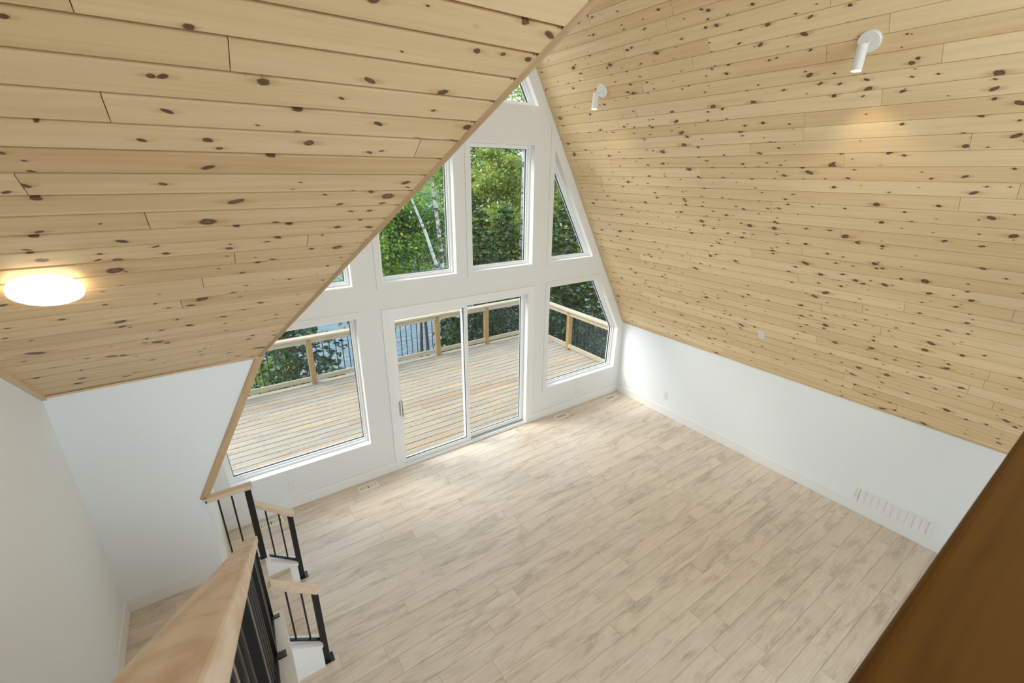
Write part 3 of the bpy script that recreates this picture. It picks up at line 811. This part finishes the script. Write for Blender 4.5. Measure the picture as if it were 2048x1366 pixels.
nw = k.noise(mp.outputs[0], .9, 5, .62, .4); k.bump(nw, 1.0, .9); M_WATER = k.m
tag(grid('lake', -300, 400, 10, 420, 3, 3, lambda x, y: LAKE, M_WATER), 'rippled blue lake beyond the trees', 'lake', kind='stuff')
k = N('far_forest'); t = k.n('ShaderNodeTexCoord'); n1 = k.noise(t.outputs['Object'], .35, 6, .75)
k.l(k.mix(k.ramp(n1, .35, .65), (0.035, 0.085, 0.03), (0.14, 0.22, 0.07)), k.b.inputs['Base Color']); k.b.inputs['Roughness'].default_value = .95; M_FAR = k.m
def hz(x, y):
    d = y - 150 + 8 * math.sin(x * .03)
    if d < 0: return LAKE - 3
    return LAKE + min(d, 50) * .30 + 2.2 * math.sin(x * .9 + y) + 1.7 * math.sin(x * 2.1) + 3 * math.sin(x * .05)
tag(grid('far_shore', -260, 420, 138, 215, 260, 40, hz, M_FAR), 'wooded hills on the far side of the lake', 'hills', kind='stuff')


def mesh_np(name, V, F, rn, mat, parent=None):
    """quads only; rn: per-face 2 values"""
    me = bpy.data.meshes.new(name); nf = len(F)
    me.vertices.add(len(V)); me.vertices.foreach_set('co', V.astype(np.float32).ravel())
    me.loops.add(nf * 4); me.loops.foreach_set('vertex_index', F.astype(np.int32).ravel())
    me.polygons.add(nf); me.polygons.foreach_set('loop_start', np.arange(nf, dtype=np.int32) * 4)
    me.update(calc_edges=True)
    l = me.uv_layers.new(name='rnd'); l.data.foreach_set('uv', np.repeat(rn, 4, axis=0).astype(np.float32).ravel())
    me.materials.append(mat)
    o = bpy.data.objects.new(name, me); COL.objects.link(o)
    if parent: o.parent = parent
    return o


def leaves(centers, size, rg, flat=0.0, elong=1.5, clump=None):
    n = len(centers)
    a = rg.normal(size=(n, 3)); a[:, 2] *= (1 - flat * .7); a /= np.linalg.norm(a, axis=1)[:, None]
    b = rg.normal(size=(n, 3)); b -= (b * a).sum(1)[:, None] * a; b /= np.linalg.norm(b, axis=1)[:, None]
    s = size * rg.uniform(.6, 1.25, n)[:, None]
    A = a * s * elong * .5; B = b * s * .42
    V = np.stack([centers - A, centers + B - A * .1, centers + A, centers - B - A * .1], 1).reshape(-1, 3)
    F = np.arange(n * 4).reshape(-1, 4)
    return V, F


def taper(mb, pts, radii, n=9):
    for i in range(len(pts) - 1): mb.tube(pts[i], pts[i + 1], radii[i], radii[i + 1], n=n, cap=(i == len(pts) - 2))


M_BARK = objwood('grey_bark', (0.20, 0.16, 0.12), (0.07, 0.055, 0.045), axis=2, rough=.95, blot=.5, stretch=8)
k = N('birch_bark'); t = k.n('ShaderNodeTexCoord'); s_ = k.sep(t.outputs['Object'])
bz = k.noise(k.comb(k.math('MULTIPLY', s_[0], 3.0), k.math('MULTIPLY', s_[1], 3.0), k.math('MULTIPLY', s_[2], 7.0)), 1.0, 5, .7)
k.l(k.mix(k.ramp(bz, .47, .60), (0.56, 0.54, 0.50), (0.07, 0.06, 0.055)), k.b.inputs['Base Color']); k.b.inputs['Roughness'].default_value = .8; M_BIRCH = k.m
M_LEAFA = leafmat('maple_leaves', (0.09, 0.23, 0.02), (0.26, 0.44, 0.04), (0.58, 0.60, 0.06), .5)
M_LEAFB = leafmat('birch_leaves', (0.12, 0.22, 0.03), (0.29, 0.37, 0.06), (0.55, 0.46, 0.08), .4)
M_LEAFC = leafmat('dark_green_leaves', (0.03, 0.09, 0.02), (0.09, 0.19, 0.035), (0.22, 0.27, 0.05), .35)  # darkest of the broadleaf greens
M_NEEDLE = leafmat('fir_needles', (0.015, 0.050, 0.015), (0.045, 0.105, 0.025), (0.12, 0.19, 0.035), .2)


def broadleaf(x, y, ztop, crown_z, rad, seed, leaf, bark, label, nleaf=9000, size=.11, lean=(0, 0), trunk_r=.12, group='broadleaf trees beyond the deck', squash=1.0, pts=None):
    rg = np.random.default_rng(seed); z0 = gz(x, y) - .3
    g = empty('birch_tree' if bark is M_BIRCH else 'broadleaf_tree', (x, y, z0), label, 'tree', group)
    H = ztop - z0; base = Vector((0, 0, 0)); mb = MB()
    if pts is None:
        P = []
        for i in range(8):
            f = i / 7; P.append(Vector((lean[0] * f * H + .12 * math.sin(f * 5 + seed), lean[1] * f * H + .1 * math.cos(f * 4 + seed), f * H * .96)))
    else: P = [Vector(q) - Vector((x, y, z0)) for q in pts]
    taper(mb, P, [trunk_r * (1 - .85 * i / (len(P) - 1)) for i in range(len(P))], 10)
    def at(f):
        f = max(0, min(.999, f)) * (len(P) - 1); i = int(f); return P[i].lerp(P[i + 1], f - i)
    C_ = []
    f0 = max(.05, (crown_z - z0) / H)
    nb = 26
    bb = MB()
    for i in range(nb):
        f = f0 + (1 - f0) * (i + .5) / nb; p = at(f)
        az = i * 2.4 + rg.uniform(-.4, .4); el = rg.uniform(.0, .7)
        L = rad * (0.55 + .6 * rg.random()) * (1 - .55 * ((f - f0) / (1 - f0)) ** 1.6)
        d = Vector((math.cos(az) * math.cos(el), math.sin(az) * math.cos(el), math.sin(el)))
        e1 = p + d * L * .5 + Vector((0, 0, -.02)); e2 = p + d * L + Vector((0, 0, .10 * L))
        r = trunk_r * .30 * (1 - .5 * f); taper(bb, [p, e1, e2], [r, r * .6, r * .2], 5)
        for _ in range(5):
            t = rg.uniform(.35, 1); q = p.lerp(e2, t) + Vector(rg.normal(size=3) * L * .16)
            C_.append((q, L * .085 + .10))
            if _ < 3: taper(bb, [p.lerp(e2, t * .8), q], [r * .35, r * .12], 4)
    ctr = np.array([tuple(c[0]) for c in C_]); rr = np.array([c[1] for c in C_])
    nleaf = int(nleaf * 1.35); idx = rg.integers(0, len(ctr), nleaf)
    pts_ = ctr[idx] + rg.normal(size=(nleaf, 3)) * rr[idx][:, None] * np.array([1.0, 1.0, .7 * squash])
    V, F = leaves(pts_, size * .68, rg, flat=.3)
    tone = np.clip(rg.normal(.5, .28, nleaf) + (rg.random(len(ctr))[idx] - .5) * .5, 0, 1)
    o = mesh_np('foliage', V, F, np.stack([tone, rg.random(nleaf)], 1), leaf, g)
    for m_, nm in ((mb, 'trunk'), (bb, 'branches')):
        t_ = m_.build(nm, bark if nm == 'trunk' or bark is not M_BIRCH else M_BARK, None, smooth=True); t_.parent = g
    return g


def conifer(x, y, ztop, rad, seed, label, trunk_r=.14, low=.05, dens=1.0, group='evergreens beyond the deck'):
    rg = np.random.default_rng(seed); z0 = gz(x, y) - .3; H = ztop - z0
    g = empty('conifer_tree', (x, y, z0), label, 'tree', group)
    mb = MB(); taper(mb, [Vector((.05 * math.sin(i), .05 * math.cos(i * 2), H * i / 6)) for i in range(7)], [trunk_r * (1 - .9 * i / 6) for i in range(7)], 10)
    bb = MB(); C_ = []
    nl = int(H * 3.4)
    for i in range(nl):
        f = low + (1 - low) * i / nl; z = f * H; L = rad * (1 - f) ** .75 + .15
        for kx_ in range(6):
            az = kx_ * 1.047 + i * .7 + rg.uniform(-.3, .3); l = L * rg.uniform(.65, 1.1)
            d = Vector((math.cos(az), math.sin(az), 0)); p = Vector((0, 0, z))
            tip = p + d * l + Vector((0, 0, -.28 * l)); mid = p + d * l * .55 + Vector((0, 0, -.04 * l))
            bb.tube(p, mid, .018, .012, n=4, cap=False); bb.tube(mid, tip, .012, .004, n=4, cap=False)
            side = Vector((-d.y, d.x, 0)); m_ = int(62 * dens * (l / 1.5 + .3))
            t = rg.random(m_) ** .8
            cen = np.where((t < .55)[:, None], np.array(p)[None] + (np.array(mid) - np.array(p))[None] * (t / .55)[:, None], np.array(mid)[None] + (np.array(tip) - np.array(mid))[None] * ((t - .55) / .45)[:, None])
            w = (rg.uniform(-1, 1, m_) * l * .34 * (1.15 - t))[:, None]
            cen = cen + np.array(side)[None] * w + rg.normal(size=(m_, 3)) * .035 - np.array([0, 0, 1.0])[None] * np.abs(w) * .25
            C_.append(cen)
    P = np.concatenate(C_); n = len(P)
    V, F = leaves(P, .105, rg, flat=.85, elong=1.7)
    tone = np.clip(rg.normal(.45, .3, n), 0, 1)
    mesh_np('foliage', V, F, np.stack([tone, rg.random(n)], 1), M_NEEDLE, g)
    t_ = mb.build('trunk', M_BARK, None, smooth=True); t_.parent = g
    t_ = bb.build('branches', M_BARK, None); t_.parent = g
    return g


def atpix(px, py, Y):
    d = R_ * ((px - 1024) / 896.409) - U_ * ((py - 683) / 896.409) + F_
    return CAM + d * ((Y - CAM.y) / d.y)

# two birch stems seen through the upper left window
a, b2, c2 = atpix(860, 335, 6.8), atpix(876, 450, 6.8), atpix(888, 560, 6.8)
ext = a + (a - b2) * 1.1
lowp = c2 + (c2 - b2) * 1.0
broadleaf(lowp.x, 6.8, ext.z + 1.6, 2.6, 1.9, 21, M_LEAFB, M_BIRCH, 'upright white-barked birch in the upper left window', 5000, .10, trunk_r=.085,
          pts=[(lowp.x + .1, 6.8, gz(lowp.x, 6.8) - .3), lowp, c2, b2, a, ext, ext + Vector((.1, 0, 1.6))])
a, b2, c2 = atpix(826, 405, 6.1), atpix(851, 465, 6.1), atpix(878, 545, 6.1)
lowp = c2 + (c2 - b2) * .9
broadleaf(lowp.x, 6.1, a.z + 1.6, 2.2, 1.4, 22, M_LEAFA, M_BIRCH, 'leaning white-barked birch in the upper left window', 3500, .10, trunk_r=.065,
          pts=[(lowp.x + .2, 8.6, gz(lowp.x, 6.1) - .3), lowp, c2, b2, a, a + Vector((-.5, 0, 1.0)), a + Vector((-.6, 0, 1.6))])
def P(px, py, Y): q = atpix(px, py, Y); return q
q = P(775, 500, 8.6); broadleaf(q.x, 8.6, 3.3, .4, 1.6, 23, M_LEAFA, M_BARK, 'bright green maple at the left edge of the upper left window', 6000, .12, trunk_r=.09)
q = P(830, 520, 11.0); broadleaf(q.x, 11.0, 2.9, -1.0, 2.2, 24, M_LEAFA, M_BARK, 'bushy green tree low behind the two birches', 6000, .12, trunk_r=.09)
q = P(848, 670, 8.2); broadleaf(q.x, 8.2, 2.6, 1.2, 1.5, 25, M_LEAFC, M_BARK, 'slim dark trunk seen through the left door panel', 4500, .10, trunk_r=.085)
q = P(1000, 380, 13.5); broadleaf(q.x, 13.5, 4.6, -2.2, 2.6, 26, M_LEAFB, M_BARK, 'yellow-green tree in the middle upper window', 15000, .15, trunk_r=.14)
q = P(960, 330, 17.5); broadleaf(q.x, 17.5, 6.3, -3.0, 3.6, 27, M_LEAFC, M_BARK, 'tall dark green tree filling the top of the middle window', 15000, .20, trunk_r=.2)
q = P(1075, 330, 18.5); broadleaf(q.x, 18.5, 6.3, -3.0, 3.4, 28, M_LEAFC, M_BARK, 'broad green tree behind the window post', 13000, .20, trunk_r=.2)
q = P(1120, 440, 13.0); broadleaf(q.x, 13.0, 5.0, -1.6, 2.3, 29, M_LEAFB, M_BARK, 'yellowish tree in the right triangular window', 11000, .14, trunk_r=.12)
q = P(1045, 200, 12.0); broadleaf(q.x, 12.0, 9.4, 5.8, 1.5, 30, M_LEAFB, M_BIRCH, 'tall birch whose top shows in the peak window', 2300, .12, trunk_r=.13)
# evergreens
q = P(962, 560, 9.0); conifer(q.x, 9.0, 2.5, 2.0, 41, 'dark fir low in the middle window and behind the door', .17)
q = P(1010, 560, 11.0); conifer(q.x, 11.0, 2.4, 2.3, 42, 'dark fir behind the right door panel', .17)
q = P(1130, 600, 9.0); conifer(q.x, 9.0, 3.1, 2.2, 43, 'dark fir behind the right deck railing', .15)
q = P(1190, 640, 7.5); conifer(q.x, 7.5, 1.8, 2.0, 44, 'low dark fir seen through the lower right window', .13)
q = P(1085, 640, 10.5); conifer(q.x, 10.5, 2.6, 2.0, 45, 'dark fir hidden mostly by the window post', .13)
q = P(580, 740, 7.6); conifer(q.x, 7.6, 4.6, 1.9, 46, 'big fir with thick grey trunk outside the lower left window', .19, low=.08, dens=.7)
q = P(640, 640, 9.0); broadleaf(q.x - .8, 9.0, 1.2, -.6, 1.6, 47, M_LEAFA, M_BARK, 'low green bush above the deck rail in the lower left window', 5000, .11, trunk_r=.06)
q = P(530, 790, 7.0); broadleaf(q.x, 7.0, -.6, -3.0, 1.2, 48, M_LEAFA, M_BARK, 'young bright shrub under the fir at lower left', 1300, .10, trunk_r=.04)
q = P(905, 680, 5.4); conifer(q.x, 5.4, .45, 1.0, 49, 'small fir right of the deck post in the left door panel', .09)
q = P(1135, 380, 22.0); conifer(q.x, 22.0, 6.3, 2.6, 50, 'distant evergreen in the right triangular window', .2, dens=.5)
q = P(700, 540, 10.0); broadleaf(q.x, 10.0, 2.6, -1.0, 2.0, 51, M_LEAFA, M_BARK, 'green tree in the small left triangular window', 6000, .12, trunk_r=.08)
